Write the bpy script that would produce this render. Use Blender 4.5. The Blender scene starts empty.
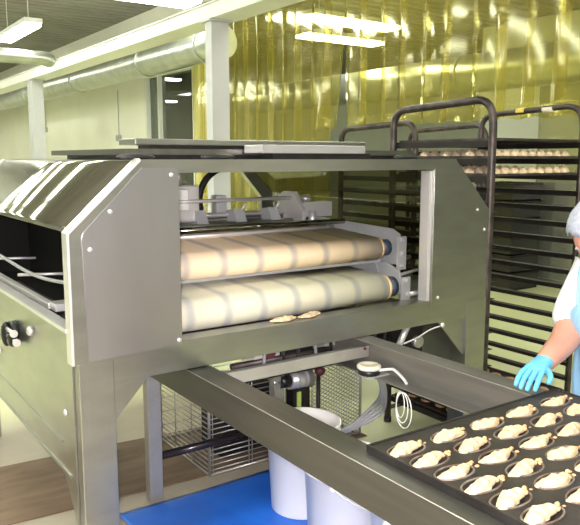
import bpy, bmesh, math, random
from mathutils import Vector, Matrix, noise
random.seed(7)
C = bpy.context.scene.collection
R = math.radians

# ------------------------------------------------------------------ helpers
def NB():
    return bmesh.new()

def box(bm, x0, x1, y0, y1, z0, z1, bev=0.0):
    r = bmesh.ops.create_cube(bm, size=1.0)
    vs = r['verts']
    for v in vs:
        v.co = Vector(((x0 + x1) / 2 + v.co.x * (x1 - x0), (y0 + y1) / 2 + v.co.y * (y1 - y0), (z0 + z1) / 2 + v.co.z * (z1 - z0)))
    if bev > 0:
        es = list({e for v in vs for e in v.link_edges})
        bmesh.ops.bevel(bm, geom=es, offset=bev, segments=2, affect='EDGES', profile=0.6)
    return bm

def prism(bm, pts, d, off):
    """closed polygon pts (3D) extruded by vector d"""
    a = [bm.verts.new(Vector(p) + Vector(off)) for p in pts]
    b = [bm.verts.new(Vector(p) + Vector(off) + Vector(d)) for p in pts]
    n = len(pts)
    f = [bm.faces.new(a), bm.faces.new(list(reversed(b)))]
    for i in range(n):
        f.append(bm.faces.new([a[i], b[i], b[(i + 1) % n], a[(i + 1) % n]]))
    bmesh.ops.recalc_face_normals(bm, faces=f)
    return bm

def py(bm, xz, y0, y1):
    return prism(bm, [(x, y0, z) for x, z in xz], (0, y1 - y0, 0), (0, 0, 0))

def px_(bm, yz, x0, x1):
    return prism(bm, [(x0, y, z) for y, z in yz], (x1 - x0, 0, 0), (0, 0, 0))

def pz(bm, xy, z0, z1):
    return prism(bm, [(x, y, z0) for x, y in xy], (0, 0, z1 - z0), (0, 0, 0))

def tube(bm, pts, r, n=10, cap=True):
    pts = [Vector(p) for p in pts]
    rings = []
    up = None
    for i, p in enumerate(pts):
        if i == 0: t = pts[1] - pts[0]
        elif i == len(pts) - 1: t = pts[-1] - pts[-2]
        else: t = (pts[i + 1] - p).normalized() + (p - pts[i - 1]).normalized()
        t.normalize()
        if up is None:
            up = Vector((0, 0, 1)) if abs(t.z) < .9 else Vector((1, 0, 0))
        a = t.cross(up)
        if a.length < 1e-4: a = t.orthogonal()
        a.normalize()
        up = a.cross(t).normalized()
        rr = r[i] if isinstance(r, (list, tuple)) else r
        rings.append([bm.verts.new(p + (a * math.cos(2 * math.pi * k / n) + up * math.sin(2 * math.pi * k / n)) * rr) for k in range(n)])
    fs = []
    for i in range(len(rings) - 1):
        for k in range(n):
            fs.append(bm.faces.new([rings[i][k], rings[i][(k + 1) % n], rings[i + 1][(k + 1) % n], rings[i + 1][k]]))
    if cap:
        fs.append(bm.faces.new(list(reversed(rings[0]))))
        fs.append(bm.faces.new(rings[-1]))
    bmesh.ops.recalc_face_normals(bm, faces=fs)
    for f in fs[:len(fs) - (2 if cap else 0)]: f.smooth = True
    return bm

def arc(p0, p1, p2, n=6):
    """quadratic bend through corner p1"""
    p0, p1, p2 = Vector(p0), Vector(p1), Vector(p2)
    return [(1 - t) ** 2 * p0 + 2 * t * (1 - t) * p1 + t * t * p2 for t in [i / n for i in range(n + 1)]]

def smoothpath(ctrl, n=8):
    P = [Vector(c) for c in ctrl]; P = [P[0]] + P + [P[-1]]; out = []
    for i in range(1, len(P) - 2):
        for k in range(n):
            t = k / n
            a, b, c, d = P[i - 1], P[i], P[i + 1], P[i + 2]
            out.append(.5 * ((2 * b) + (c - a) * t + (2 * a - 5 * b + 4 * c - d) * t * t + (3 * b - a - 3 * c + d) * t ** 3))
    out.append(P[-2]); return out

def lathe(bm, prof, c, n=32):
    rings = []
    for r, z in prof:
        rings.append([bm.verts.new((c[0] + r * math.cos(2 * math.pi * k / n), c[1] + r * math.sin(2 * math.pi * k / n), c[2] + z)) for k in range(n)])
    fs = []
    for i in range(len(rings) - 1):
        for k in range(n):
            f = bm.faces.new([rings[i][k], rings[i][(k + 1) % n], rings[i + 1][(k + 1) % n], rings[i + 1][k]]); f.smooth = True; fs.append(f)
    if prof[0][0] > 1e-5: fs.append(bm.faces.new(list(reversed(rings[0]))))
    if prof[-1][0] > 1e-5: fs.append(bm.faces.new(rings[-1]))
    bmesh.ops.recalc_face_normals(bm, faces=fs)
    return bm

def ellipsoid(bm, c, r, seg=16, ring=10):
    res = bmesh.ops.create_uvsphere(bm, u_segments=seg, v_segments=ring, radius=1.0)
    for v in res['verts']:
        v.co = Vector((c[0] + v.co.x * r[0], c[1] + v.co.y * r[1], c[2] + v.co.z * r[2]))
        for f in v.link_faces: f.smooth = True
    return bm

def wloc(o):
    l = Vector((0, 0, 0))
    while o is not None:
        l += o.location; o = o.parent
    return l

def obj(name, bm, mat, parent=None, origin=None):
    """link bm (world coordinates) as one mesh object"""
    o_ = wloc(parent) if parent else Vector(origin or (0, 0, 0))
    for v in bm.verts: v.co -= o_
    me = bpy.data.meshes.new(name); bm.to_mesh(me); bm.free()
    o = bpy.data.objects.new(name, me); C.objects.link(o)
    for m in (mat if isinstance(mat, (list, tuple)) else [mat]): me.materials.append(m)
    if parent: o.parent = parent
    else: o.location = o_
    return o

def tag(o, label, cat, group=None):
    o['label'] = label; o['category'] = cat
    if group: o['group'] = group
    return o

def thing(name, label, cat, loc=(0, 0, 0), group=None):
    o = bpy.data.objects.new(name, None); C.objects.link(o); o.location = loc
    o.empty_display_size = .05
    return tag(o, label, cat, group)

def struct(name, bm, mat, parent=None):
    o = obj(name, bm, mat, parent)
    if not parent: o['kind'] = 'structure'
    return o

def dup(root, loc, label=None, group=None, rotz=None):
    r = root.copy(); C.objects.link(r); r.location = loc
    if rotz is not None: r.rotation_euler = (0, 0, rotz)
    if label: r['label'] = label
    if group: r['group'] = group
    for ch in list(root.children):
        c = ch.copy(); C.objects.link(c); c.parent = r
        for g in ch.children:
            d = g.copy(); C.objects.link(d); d.parent = c
    return r

ORD = ['first', 'second', 'third', 'fourth', 'fifth', 'sixth', 'seventh', 'eighth', 'ninth', 'tenth', 'eleventh', 'twelfth', 'thirteenth', 'fourteenth', 'fifteenth', 'sixteenth', 'seventeenth', 'eighteenth', 'nineteenth', 'twentieth', 'twenty-first', 'twenty-second', 'twenty-third', 'twenty-fourth', 'twenty-fifth', 'twenty-sixth', 'twenty-seventh', 'twenty-eighth']

# ------------------------------------------------------------------ materials
def mat(name, col, rough=.5, metal=0., var=.0, scale=8., stretch=(1, 1, 1), bump=0., bscale=60., col2=None, spec=.5, bstretch=None, emis=None, estr=0., trans=0., alpha=1., coat=0.):
    m = bpy.data.materials.new(name); m.use_nodes = True
    nt = m.node_tree; N = nt.nodes; L = nt.links
    b = N['Principled BSDF']
    b.inputs['Base Color'].default_value = (*col, 1); b.inputs['Roughness'].default_value = rough
    b.inputs['Metallic'].default_value = metal; b.inputs['Specular IOR Level'].default_value = spec
    b.inputs['Transmission Weight'].default_value = trans; b.inputs['Alpha'].default_value = alpha
    b.inputs['Coat Weight'].default_value = coat
    if emis:
        b.inputs['Emission Color'].default_value = (*emis, 1); b.inputs['Emission Strength'].default_value = estr
    tc = N.new('ShaderNodeTexCoord')
    if var > 0 or col2:
        mp = N.new('ShaderNodeMapping'); mp.inputs['Scale'].default_value = stretch
        n = N.new('ShaderNodeTexNoise'); n.inputs['Scale'].default_value = scale; n.inputs['Detail'].default_value = 5
        L.new(tc.outputs['Object'], mp.inputs['Vector']); L.new(mp.outputs['Vector'], n.inputs['Vector'])
        mx = N.new('ShaderNodeMix'); mx.data_type = 'RGBA'
        c2 = col2 or tuple(max(0, c * (1 - var)) for c in col)
        cr = N.new('ShaderNodeValToRGB'); cr.color_ramp.elements[0].position = .35; cr.color_ramp.elements[1].position = .65
        L.new(n.outputs['Fac'], cr.inputs['Fac']); L.new(cr.outputs['Color'], mx.inputs['Factor'])
        mx.inputs[6].default_value = (*col, 1); mx.inputs[7].default_value = (*c2, 1)
        L.new(mx.outputs[2], b.inputs['Base Color'])
    if bump > 0:
        mp2 = N.new('ShaderNodeMapping'); mp2.inputs['Scale'].default_value = bstretch or (1, 1, 1)
        n2 = N.new('ShaderNodeTexNoise'); n2.inputs['Scale'].default_value = bscale; n2.inputs['Detail'].default_value = 4
        L.new(tc.outputs['Object'], mp2.inputs['Vector']); L.new(mp2.outputs['Vector'], n2.inputs['Vector'])
        bp = N.new('ShaderNodeBump'); bp.inputs['Strength'].default_value = bump; bp.inputs['Distance'].default_value = .01
        L.new(n2.outputs['Fac'], bp.inputs['Height']); L.new(bp.outputs['Normal'], b.inputs['Normal'])
    return m

STEEL = mat('brushed_steel', (.39, .395, .36), .32, .95, var=.12, scale=5, stretch=(1, 1, 3), bump=.05, bscale=90, bstretch=(1, 1, .05))
LIT_STEEL = mat('flash_lit_sheet_steel', (.45, .44, .455), .33, .95, var=.10, scale=4, stretch=(1, 1, .4), bump=.04, bscale=80, bstretch=(1, 1, .06))  # left sheet only: same steel, with the flash reflection put into its colour
POLISH = mat('polished_steel', (.46, .46, .39), .10, 1., var=.06, scale=3)
LEGM = mat('leg_steel', (.40, .385, .34), .45, .5, var=.12)
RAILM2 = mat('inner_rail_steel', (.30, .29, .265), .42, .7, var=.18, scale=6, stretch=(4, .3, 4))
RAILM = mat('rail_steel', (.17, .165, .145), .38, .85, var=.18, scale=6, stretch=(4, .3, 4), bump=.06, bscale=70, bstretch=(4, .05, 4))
PALE2 = mat('satin_lid_steel', (.50, .49, .49), .4, .7, var=.08)
CABM = mat('cabinet_steel', (.62, .64, .60), .25, .8, var=.1, scale=2, stretch=(1, 1, .3))
PALE = mat('bright_machined_steel', (.75, .73, .72), .35, .6, var=.08)
GREYP = mat('grey_painted_steel', (.42, .43, .43), .5, .2, var=.1)
DARKM = mat('dark_machinery', (.035, .032, .03), .45, .5, var=.4, scale=20)
SHADE_BLACK = mat('interior_shade_black', (.010, .010, .009), .8, 0, spec=.15)  # black standing in for the shade inside the left window
BLACKP = mat('black_plastic', (.012, .012, .012), .35, 0)
RACKM = mat('worn_rack_steel', (.105, .085, .075), .45, .6, col2=(.04, .033, .03), scale=14)
RACKD = mat('dark_rack_rail', (.025, .021, .018), .5, .4, var=.5, scale=10)
TRAYM = mat('dark_baking_tray', (.030, .026, .024), .5, .3, col2=(.016, .013, .012), scale=12, bump=.12, bscale=40)
RUST = mat('baked_mould_rim', (.13, .075, .05), .5, .3, col2=(.22, .19, .16), scale=30)
DOUGH = mat('raw_dough', (.62, .50, .33), .6, 0, col2=(.56, .41, .25), scale=45, bump=.35, bscale=70, spec=.3)
CRUMB = mat('baked_crumb', (.50, .26, .10), .6, 0, col2=(.62, .40, .20), scale=50, bump=.4, bscale=60)
BAKED = mat('pale_pastry', (.74, .60, .40), .6, 0, col2=(.55, .36, .18), scale=30, bump=.3, bscale=50)
WALL = mat('pale_green_wall', (.90, .89, .78), .6, 0, var=.06, scale=1.5)
DIMW = mat('grey_wall_paint', (.25, .25, .23), .6, 0, var=.08, scale=1.5)
FARWALL = mat('pale_mint_wall', (.84, .87, .76), .6, 0, var=.06, scale=1.5)
CEIL = mat('corrugated_grey_metal', (.30, .29, .25), .6, .2, var=.2, scale=2)
WHITEP = mat('white_painted_metal', (.78, .79, .74), .45, 0, var=.06, scale=3)
COLM = mat('pale_grey_column_paint', (.55, .56, .58), .5, 0, var=.08, scale=4)
DUCTM = mat('galvanised_duct', (.55, .58, .52), .32, .85, var=.2, scale=6, bump=.25, bscale=10, bstretch=(.3, 6, .3))
CORDM = mat('grey_cable', (.38, .38, .39), .5)
WCORD = mat('white_cable', (.75, .75, .72), .45)
BUCKM = mat('white_bucket_plastic', (.96, .94, .89), .35, 0, spec=.5)
BLUEM = mat('blue_plastic_sheet', (.02, .17, .75), .42, 0, col2=(.015, .13, .62), scale=4, bump=.25, bscale=7, spec=.5)
BROWN = mat('brown_card', (.20, .135, .085), .75, 0, col2=(.14, .092, .055), scale=4, stretch=(1, 5, 1))
MESHW = mat('zinc_wire', (.50, .50, .47), .35, .7, var=.15)
SKIN = mat('skin', (.62, .30, .215), .5, 0, var=.08, scale=10, spec=.35)
SHIRT = mat('white_cotton', (.80, .81, .83), .8, 0, bump=.2, bscale=25)
APRON = mat('light_blue_apron', (.32, .60, .85), .5, 0, var=.10, scale=7, bump=.2, bscale=14)
GLOVE = mat('blue_glove', (.12, .45, .72), .4, 0, bump=.15, bscale=60)
NETM = mat('hair_net', (.42, .45, .52), .7, 0, col2=(.30, .33, .40), scale=60, bump=.4, bscale=120)
TROUS = mat('white_trousers', (.6, .6, .6), .8)
SHOE = mat('white_shoe', (.6, .6, .6), .5)
TAN = mat('tan_end_ring', (.72, .48, .25), .6)
DBLUE = mat('dark_blue_bearing', (.05, .07, .10), .45, .3)
REDM = mat('dull_red_paint', (.10, .02, .03), .5)
LIME = mat('yellow_green_tape', (.50, .65, .15), .5)
TAPEY = mat('yellow_tape', (.65, .50, .10), .6)
TAPEW = mat('cream_tape', (.75, .70, .55), .6)
LAMPB = mat('white_lamp_housing', (.8, .8, .78), .4)
EYEW = mat('eye_white', (.45, .45, .43), .4)
EYEB = mat('eye_iris', (.06, .04, .03), .3)
LIPM = mat('lip', (.55, .2, .17), .5)
def emat(name, col, s):
    m = bpy.data.materials.new(name); m.use_nodes = True; nt = m.node_tree; nt.nodes.clear()
    e = nt.nodes.new('ShaderNodeEmission'); e.inputs['Color'].default_value = (*col, 1); e.inputs['Strength'].default_value = s
    o = nt.nodes.new('ShaderNodeOutputMaterial'); nt.links.new(e.outputs[0], o.inputs[0]); return m
LAMPE = emat('fluorescent_diffuser', (.98, 1., .84), 20.)
LAMPE2 = emat('fluorescent_tube_glow', (1., .97, .80), 20.)

def floor_mat():
    m = mat('concrete_floor', (.60, .62, .36), .35, 0, spec=.5)
    nt = m.node_tree; N = nt.nodes; L = nt.links; b = N['Principled BSDF']
    tc = N.new('ShaderNodeTexCoord')
    n = N.new('ShaderNodeTexNoise'); n.inputs['Scale'].default_value = .7; n.inputs['Detail'].default_value = 6
    L.new(tc.outputs['Object'], n.inputs['Vector'])
    # worn beige traffic area on the near left side of the hall, green coating beyond
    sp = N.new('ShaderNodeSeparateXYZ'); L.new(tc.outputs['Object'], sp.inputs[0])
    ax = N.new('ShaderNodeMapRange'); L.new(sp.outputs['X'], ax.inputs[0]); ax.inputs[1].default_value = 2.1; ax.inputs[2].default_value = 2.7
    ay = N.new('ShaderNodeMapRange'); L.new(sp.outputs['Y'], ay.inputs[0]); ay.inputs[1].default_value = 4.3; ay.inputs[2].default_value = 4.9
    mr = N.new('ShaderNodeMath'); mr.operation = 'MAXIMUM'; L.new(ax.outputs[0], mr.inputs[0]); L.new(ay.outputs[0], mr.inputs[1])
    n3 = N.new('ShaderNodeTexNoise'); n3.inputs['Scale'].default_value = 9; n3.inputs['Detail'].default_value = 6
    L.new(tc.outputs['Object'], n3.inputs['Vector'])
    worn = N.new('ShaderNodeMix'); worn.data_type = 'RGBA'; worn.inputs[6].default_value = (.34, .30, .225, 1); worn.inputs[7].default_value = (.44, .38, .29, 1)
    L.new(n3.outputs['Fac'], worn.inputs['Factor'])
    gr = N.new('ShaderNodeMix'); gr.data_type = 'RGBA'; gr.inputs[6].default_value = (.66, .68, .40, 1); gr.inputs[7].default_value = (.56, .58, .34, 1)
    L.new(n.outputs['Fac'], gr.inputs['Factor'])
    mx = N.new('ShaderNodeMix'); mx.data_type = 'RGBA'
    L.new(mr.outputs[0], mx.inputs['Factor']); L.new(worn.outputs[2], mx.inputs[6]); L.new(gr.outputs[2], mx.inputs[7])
    L.new(mx.outputs[2], b.inputs['Base Color'])
    return m
FLOORM = floor_mat()

def belt_mat(name, x0, step, c1, c2):
    m = mat(name, (.80, .72, .58), .7, 0, bump=.08, bscale=300)
    nt = m.node_tree; N = nt.nodes; L = nt.links; b = N['Principled BSDF']
    g = N.new('ShaderNodeNewGeometry'); s = N.new('ShaderNodeSeparateXYZ'); L.new(g.outputs['Position'], s.inputs[0])
    a = N.new('ShaderNodeMath'); a.operation = 'SUBTRACT'; L.new(s.outputs['X'], a.inputs[0]); a.inputs[1].default_value = x0
    md = N.new('ShaderNodeMath'); md.operation = 'PINGPONG'; L.new(a.outputs[0], md.inputs[0]); md.inputs[1].default_value = step / 2
    mr = N.new('ShaderNodeMapRange'); mr.interpolation_type = 'SMOOTHSTEP'; L.new(md.outputs[0], mr.inputs[0]); mr.inputs[1].default_value = .004; mr.inputs[2].default_value = .032; mr.inputs[3].default_value = 1; mr.inputs[4].default_value = 0
    # the grey end of the belt
    mr2 = N.new('ShaderNodeMapRange'); L.new(s.outputs['X'], mr2.inputs[0]); mr2.inputs[1].default_value = 2.12; mr2.inputs[2].default_value = 2.28; mr2.inputs[3].default_value = 0; mr2.inputs[4].default_value = .85
    mxm = N.new('ShaderNodeMath'); mxm.operation = 'MAXIMUM'; L.new(mr.outputs[0], mxm.inputs[0]); L.new(mr2.outputs[0], mxm.inputs[1])
    mul = N.new('ShaderNodeMath'); mul.operation = 'MULTIPLY'; L.new(mxm.outputs[0], mul.inputs[0]); mul.inputs[1].default_value = .55
    no = N.new('ShaderNodeTexNoise'); no.inputs['Scale'].default_value = 7; L.new(g.outputs['Position'], no.inputs['Vector'])
    base = N.new('ShaderNodeMix'); base.data_type = 'RGBA'; base.inputs[6].default_value = (*c1, 1); base.inputs[7].default_value = (*c2, 1); L.new(no.outputs['Fac'], base.inputs['Factor'])
    mx = N.new('ShaderNodeMix'); mx.data_type = 'RGBA'; L.new(mul.outputs[0], mx.inputs['Factor']); L.new(base.outputs[2], mx.inputs[6]); mx.inputs[7].default_value = (.24, .25, .29, 1)
    L.new(mx.outputs[2], b.inputs['Base Color'])
    return m
BELT_UP = belt_mat('upper_belt_fabric', 1.447, .18, (.84, .62, .38), (.76, .63, .46))
BELT_LO = belt_mat('lower_belt_fabric', 1.388, .17, (.60, .55, .40), (.52, .51, .42))

def fres(nt, ior):
    """fresnel that treats both faces of a thin sheet alike"""
    N = nt.nodes; L = nt.links
    g = N.new('ShaderNodeNewGeometry'); mr = N.new('ShaderNodeMapRange'); L.new(g.outputs['Backfacing'], mr.inputs[0])
    mr.inputs[3].default_value = ior; mr.inputs[4].default_value = 1 / ior
    fr = N.new('ShaderNodeFresnel'); L.new(mr.outputs[0], fr.inputs['IOR']); return fr

def pvc_mat():
    m = bpy.data.materials.new('yellow_pvc'); m.use_nodes = True; nt = m.node_tree; N = nt.nodes; L = nt.links; N.clear()
    o = N.new('ShaderNodeOutputMaterial')
    tr = N.new('ShaderNodeBsdfTransparent'); tr.inputs['Color'].default_value = (.95, .925, .66, 1)
    df = N.new('ShaderNodeBsdfDiffuse'); df.inputs['Color'].default_value = (.55, .47, .10, 1)
    tl = N.new('ShaderNodeBsdfTranslucent'); tl.inputs['Color'].default_value = (.62, .55, .12, 1)
    gl = N.new('ShaderNodeBsdfGlossy'); gl.inputs['Roughness'].default_value = .10; gl.inputs['Color'].default_value = (1, 1, .9, 1)
    m1 = N.new('ShaderNodeMixShader'); m1.inputs[0].default_value = .5; L.new(df.outputs[0], m1.inputs[1]); L.new(tl.outputs[0], m1.inputs[2])
    m2 = N.new('ShaderNodeMixShader'); m2.inputs[0].default_value = .12; L.new(tr.outputs[0], m2.inputs[1]); L.new(m1.outputs[0], m2.inputs[2])
    fr = fres(nt, 1.5)
    m3 = N.new('ShaderNodeMixShader'); L.new(fr.outputs[0], m3.inputs[0]); L.new(m2.outputs[0], m3.inputs[1]); L.new(gl.outputs[0], m3.inputs[2])
    L.new(m3.outputs[0], o.inputs[0]); return m
PVC = pvc_mat()

def glass_mat(name, tint, gloss_w, rough=.03):
    m = bpy.data.materials.new(name); m.use_nodes = True; nt = m.node_tree; N = nt.nodes; L = nt.links; N.clear()
    o = N.new('ShaderNodeOutputMaterial')
    tr = N.new('ShaderNodeBsdfTransparent'); tr.inputs['Color'].default_value = (*tint, 1)
    gl = N.new('ShaderNodeBsdfGlossy'); gl.inputs['Roughness'].default_value = rough
    fr = fres(nt, gloss_w)
    m3 = N.new('ShaderNodeMixShader'); L.new(fr.outputs[0], m3.inputs[0]); L.new(tr.outputs[0], m3.inputs[1]); L.new(gl.outputs[0], m3.inputs[2])
    L.new(m3.outputs[0], o.inputs[0]); return m
PANE = glass_mat('window_glass', (.45, .48, .45), 1.5)
SMOKE = glass_mat('smoked_guard_glass', (.52, .52, .42), 1.45)

# ------------------------------------------------------------------ room
ZC = 3.8
b = NB(); box(b, -3.6, 12.2, -3.6, 21.2, -.12, 0); struct('floor', b, FLOORM)
b = NB()   # corrugated ceiling: ridges run across the hall
per, x0, x1 = .22, -3.6, 12.2
ys = []; y = -3.6
while y < 21.2:
    ys += [(y, ZC), (y + .10, ZC), (y + .13, ZC + .04), (y + .19, ZC + .04)]; y += per
va = [[b.verts.new((x, yy, zz)) for yy, zz in ys] for x in (x0, x1)]
for i in range(len(ys) - 1): b.faces.new([va[0][i], va[0][i + 1], va[1][i + 1], va[1][i]])
box(b, x0, x1, -3.6, 21.2, ZC + .06, ZC + .16)
struct('ceiling', b, CEIL)
b = NB(); box(b, -3.7, -3.6, -3.6, 21.2, 0, ZC); struct('wall_left', b, DIMW)
b = NB(); box(b, -3.6, 12.2, -3.7, -3.6, 0, ZC); struct('wall_behind', b, DIMW)
b = NB(); box(b, -3.6, 12.2, 21.2, 21.3, 0, ZC); struct('wall_far', b, WALL)
b = NB(); box(b, 12.2, 12.3, -3.6, 21.2, 0, ZC); struct('wall_back_room', b, FARWALL)
WX = 4.45
b = NB()
box(b, WX, WX + .15, 8.55, 8.63, 0, ZC); box(b, WX, WX + .15, 10.27, 21.2, 0, ZC)
box(b, WX, WX + .15, 8.63, 10.27, 0, 1.0); box(b, WX, WX + .15, 8.63, 10.27, 2.9, ZC)
box(b, WX, WX + .15, -3.6, 8.55, 3.55, ZC); box(b, WX, WX + .15, -3.6, -1.2, 0, 3.55)
struct('wall_right', b, WALL)
# partition in the back room
b = NB(); box(b, 9.6, 9.7, -3.6, 8.2, 0, ZC); struct('wall_partition', b, FARWALL)
# window
w = thing('window', 'steel framed interior window looking into a dim room, left of curtain', 'window', (WX, 9.45, 1.0)); w.name = 'window_1'; w['kind'] = 'structure'
b = NB()
for y0, y1 in ((8.63, 8.69), (10.21, 10.27)): box(b, WX - .02, WX + .17, y0, y1, 1.0, 2.9)
box(b, WX - .02, WX + .17, 8.69, 10.21, 2.84, 2.9); box(b, WX - .02, WX + .17, 8.69, 10.21, 1.0, 1.06); box(b, WX - .015, WX + .1, 9.78, 9.81, 1.06, 2.84)
obj('window_frame', b, WHITEP, w)
for y0, y1 in ((8.69, 9.78), (9.81, 10.21)):
    b = NB(); box(b, WX + .05, WX + .056, y0, y1, 1.06, 2.84); obj('pane', b, PANE, w)
b = NB(); box(b, WX - .06, WX, 8.6, 10.3, .96, 1.0); obj('window_sill', b, WHITEP, w)

# lintel rail holding the curtain
t = thing('curtain_rail', 'long galvanised hanging rail above the yellow strip curtain', 'rail', (WX - .05, 3.6, 3.5))
b = NB(); box(b, WX - .09, WX, -1.0, 8.5, 3.50, 3.58); obj('rail', b, MESHW, t)

# curtain strips
k = 0; y = 8.42; sw = .30
while y > 1.9:
    # strip centre y, hangs in x = WX-.08
    b = NB(); n = 8; m_ = 14
    gap = 5.35 < y < 5.62
    bot = .35 if y > 5.62 else 1.94
    if 8.2 < y: bot = 1.2
    amp = .010 + .008 * random.random(); ph = random.random() * 6; tw = random.uniform(-.05, .05); sway = random.uniform(-.04, .04)
    if gap: sway = .16
    top = 3.52
    xo = WX - .06 - (.028 if k % 2 else 0)
    g = []
    for j in range(m_ + 1):
        v = j / m_; z = top + (bot - top) * v
        row = []
        for i in range(n + 1):
            u = i / n - .5
            dx = -amp * (1 - 4 * u * u) * (1 if k % 2 == 0 else .4) + tw * u * v + .007 * math.sin(ph + 4 * v + 1.5 * u) * v
            yy = y + u * sw * 1.12 + sway * v * v
            row.append(b.verts.new((xo + dx - .01, yy, z + .01 * math.sin(9 * u))))
        g.append(row)
    for j in range(m_):
        for i in range(n):
            f = b.faces.new([g[j][i], g[j][i + 1], g[j + 1][i + 1], g[j + 1][i]]); f.smooth = True
    o = obj('curtain_strip', b, PVC, None, (xo, y, bot))
    md = o.modifiers.new('thick', 'SOLIDIFY'); md.thickness = .0025
    side = 'left of the grey column, nearest the window' if k == 0 else None
    lab = 'yellow transparent plastic strip hanging ' + ('beside the window, left of the grey column' if k == 0 else '%s from the window in the long strip curtain' % ORD[k])
    tag(o, lab, 'strip curtain', 'plastic curtain strips'); k += 1
    y -= sw * (1.0 if y > 8.2 else .87)

# overhead white beam, columns, ducts
t = thing('overhead_beam', 'long white boxed beam running overhead above the machine', 'beam', (3.13, 10, 2.83))
b = NB(); box(b, 3.0, 3.27, 4.38, 21.2, 2.83, 2.95, .006); obj('beam_body', b, WHITEP, t)
b = NB(); box(b, 2.985, 3.285, 4.38, 21.2, 2.95, 2.962); obj('top_flange', b, WHITEP, t)
def column(x0, x1, y0, y1, label):
    t = thing('column', label, 'column', ((x0 + x1) / 2, (y0 + y1) / 2, 0), 'columns under the overhead beam')
    b = NB(); tH = .012
    box(b, x0, x1, y0, y0 + tH, 0, 2.82); box(b, x0, x1, y1 - tH, y1, 0, 2.82); box(b, (x0 + x1) / 2 - .008, (x0 + x1) / 2 + .008, y0 + tH, y1 - tH, 0, 2.82)
    box(b, x0, x0 + .006, y0 + tH, y1 - tH, 0, 2.82)
    obj('shaft', b, COLM, t)
    b = NB(); box(b, x0 - .03, x1 + .03, y0 - .03, y1 + .03, 2.815, 2.83); obj('head_plate', b, COLM, t)
    b = NB(); box(b, x0 - .05, x1 + .05, y0 - .05, y1 + .05, 0, .012); obj('base_plate', b, COLM, t)
column(3.02, 3.19, 5.54, 5.655, 'pale grey steel column directly behind the machine, before the yellow curtain')
column(3.02, 3.19, 11.2, 11.45, 'distant pale steel column at far left under the white beam')
t = thing('ventilation_duct', 'thick round galvanised duct running along the wall above window', 'duct', (3.9, 14, 2.9))
b = NB(); tube(b, [(3.9, yy, 2.9) for yy in (6.9, 7.2, 9, 12, 16, 21.2)], .18, 20); obj('duct_pipe', b, DUCTM, t)
for yy in (7.25, 8.9, 11.6, 14.5):
    b = NB(); tube(b, [(3.9, yy - .02, 2.9), (3.9, yy + .02, 2.9)], .194, 20); obj('duct_flange', b, DUCTM, t)
t = thing('ventilation_duct', 'thin round duct crossing under the ceiling at upper left', 'duct', (1, 9.7, 2.95))
b = NB(); tube(b, [(-3.6, 9.7, 2.95), (0, 9.7, 2.95), (2.7, 9.7, 2.95)] + arc((2.75, 9.7, 2.95), (2.88, 9.7, 2.95), (2.88, 9.8, 2.93)), .09, 16); obj('duct_pipe', b, DUCTM, t)
t = thing('ventilation_duct', 'wide round duct in the back room seen through the curtain', 'duct', (7.2, 6, 2.7))
b = NB(); tube(b, [(7.2, yy, 2.72) for yy in (-1.5, 1, 2.4, 4, 6, 8, 12)], .24, 20); obj('duct_pipe', b, DUCTM, t)
for yy in (2.6, 4.4, 6.4):
    b = NB(); tube(b, [(7.2, yy - .02, 2.72), (7.2, yy + .02, 2.72)], .255, 20); obj('duct_flange', b, DUCTM, t)
# wall sockets with conduits
def socket(y, z, label):
    t = thing('wall_socket', label, 'socket', (WX - .03, y, z), 'sockets on the pale wall')
    b = NB(); box(b, WX - .06, WX, y - .06, y + .06, z - .05, z + .05, .008); obj('socket_box', b, GREYP, t)
    b = NB(); tube(b, [(WX - .02, y, z + .05), (WX - .02, y, 2.75)], .007, 6); obj('conduit', b, GREYP, t)
socket(15.5, 2.25, 'small grey socket box with conduit on far pale wall')
socket(11.35, 1.98, 'small grey socket box with conduit close to the window')

# lamps
def lamp(c, along, L_, w_, label, hung=True):
    t = thing('ceiling_lamp', label, 'lamp', c, 'fluorescent ceiling lamps')
    dx, dy = (L_ / 2, w_ / 2) if along == 'x' else (w_ / 2, L_ / 2)
    x, y, z = c
    b = NB(); box(b, x - dx, x + dx, y - dy, y + dy, z + .03, z + .09, .008); obj('housing', b, LAMPB, t)
    b = NB(); box(b, x - dx + .015, x + dx - .015, y - dy + .015, y + dy - .015, z - .012, z + .028, .01); obj('diffuser', b, LAMPE, t)
    if hung:
        for s in (-1, 1):
            b = NB(); xx, yy = (x + s * dx * .7, y) if along == 'x' else (x, y + s * dy * .7)
            tube(b, [(xx, yy, z + .09), (xx, yy, ZC + .03)], .006, 6); obj('hanger', b, LAMPB, t)
    return t
lamp((3.05, 7.35, 3.34), 'x', 1.5, .42, 'large fluorescent lamp above the white beam, cut by top edge')
lamp((2.53, 9.9, 3.26), 'y', 1.5, .22, 'white fluorescent lamp at upper left of the ceiling')
lamp((2.6, 14.5, 3.40), 'y', 1.5, .22, 'distant fluorescent lamp low behind the thin crossing duct')
for j, yy in enumerate((-1.6, 1.2, 4.2, 6.2, 8.1, 13.5, 16.0, 18.6)):
    for i, xx in enumerate((-1.7, .65)):
        lamp((xx, yy, 3.45), 'x', 2.2, .26, 'added hall lamp out of frame, %s pair from behind the camera, %s one' % (ORD[j], ('left', 'right')[i]))  # unseen rows, added to brighten the hall and streak the cover
t = lamp((.65, 10.05, 3.45), 'x', 1.9, .26, 'added hall lamp turned askew to streak the curved cover'); t.rotation_euler = (0, 0, R(50))  # unseen lamp, added and angled for the streak in the cover
lamp((3.4, 1.0, 3.45), 'x', 1.6, .26, 'added hall lamp above the worker, out of frame')  # this lamp and the next are unseen, added to brighten the hall
lamp((3.6, 4.6, 3.48), 'x', 1.2, .26, 'added hall lamp above the dark racks, out of frame')
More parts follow.
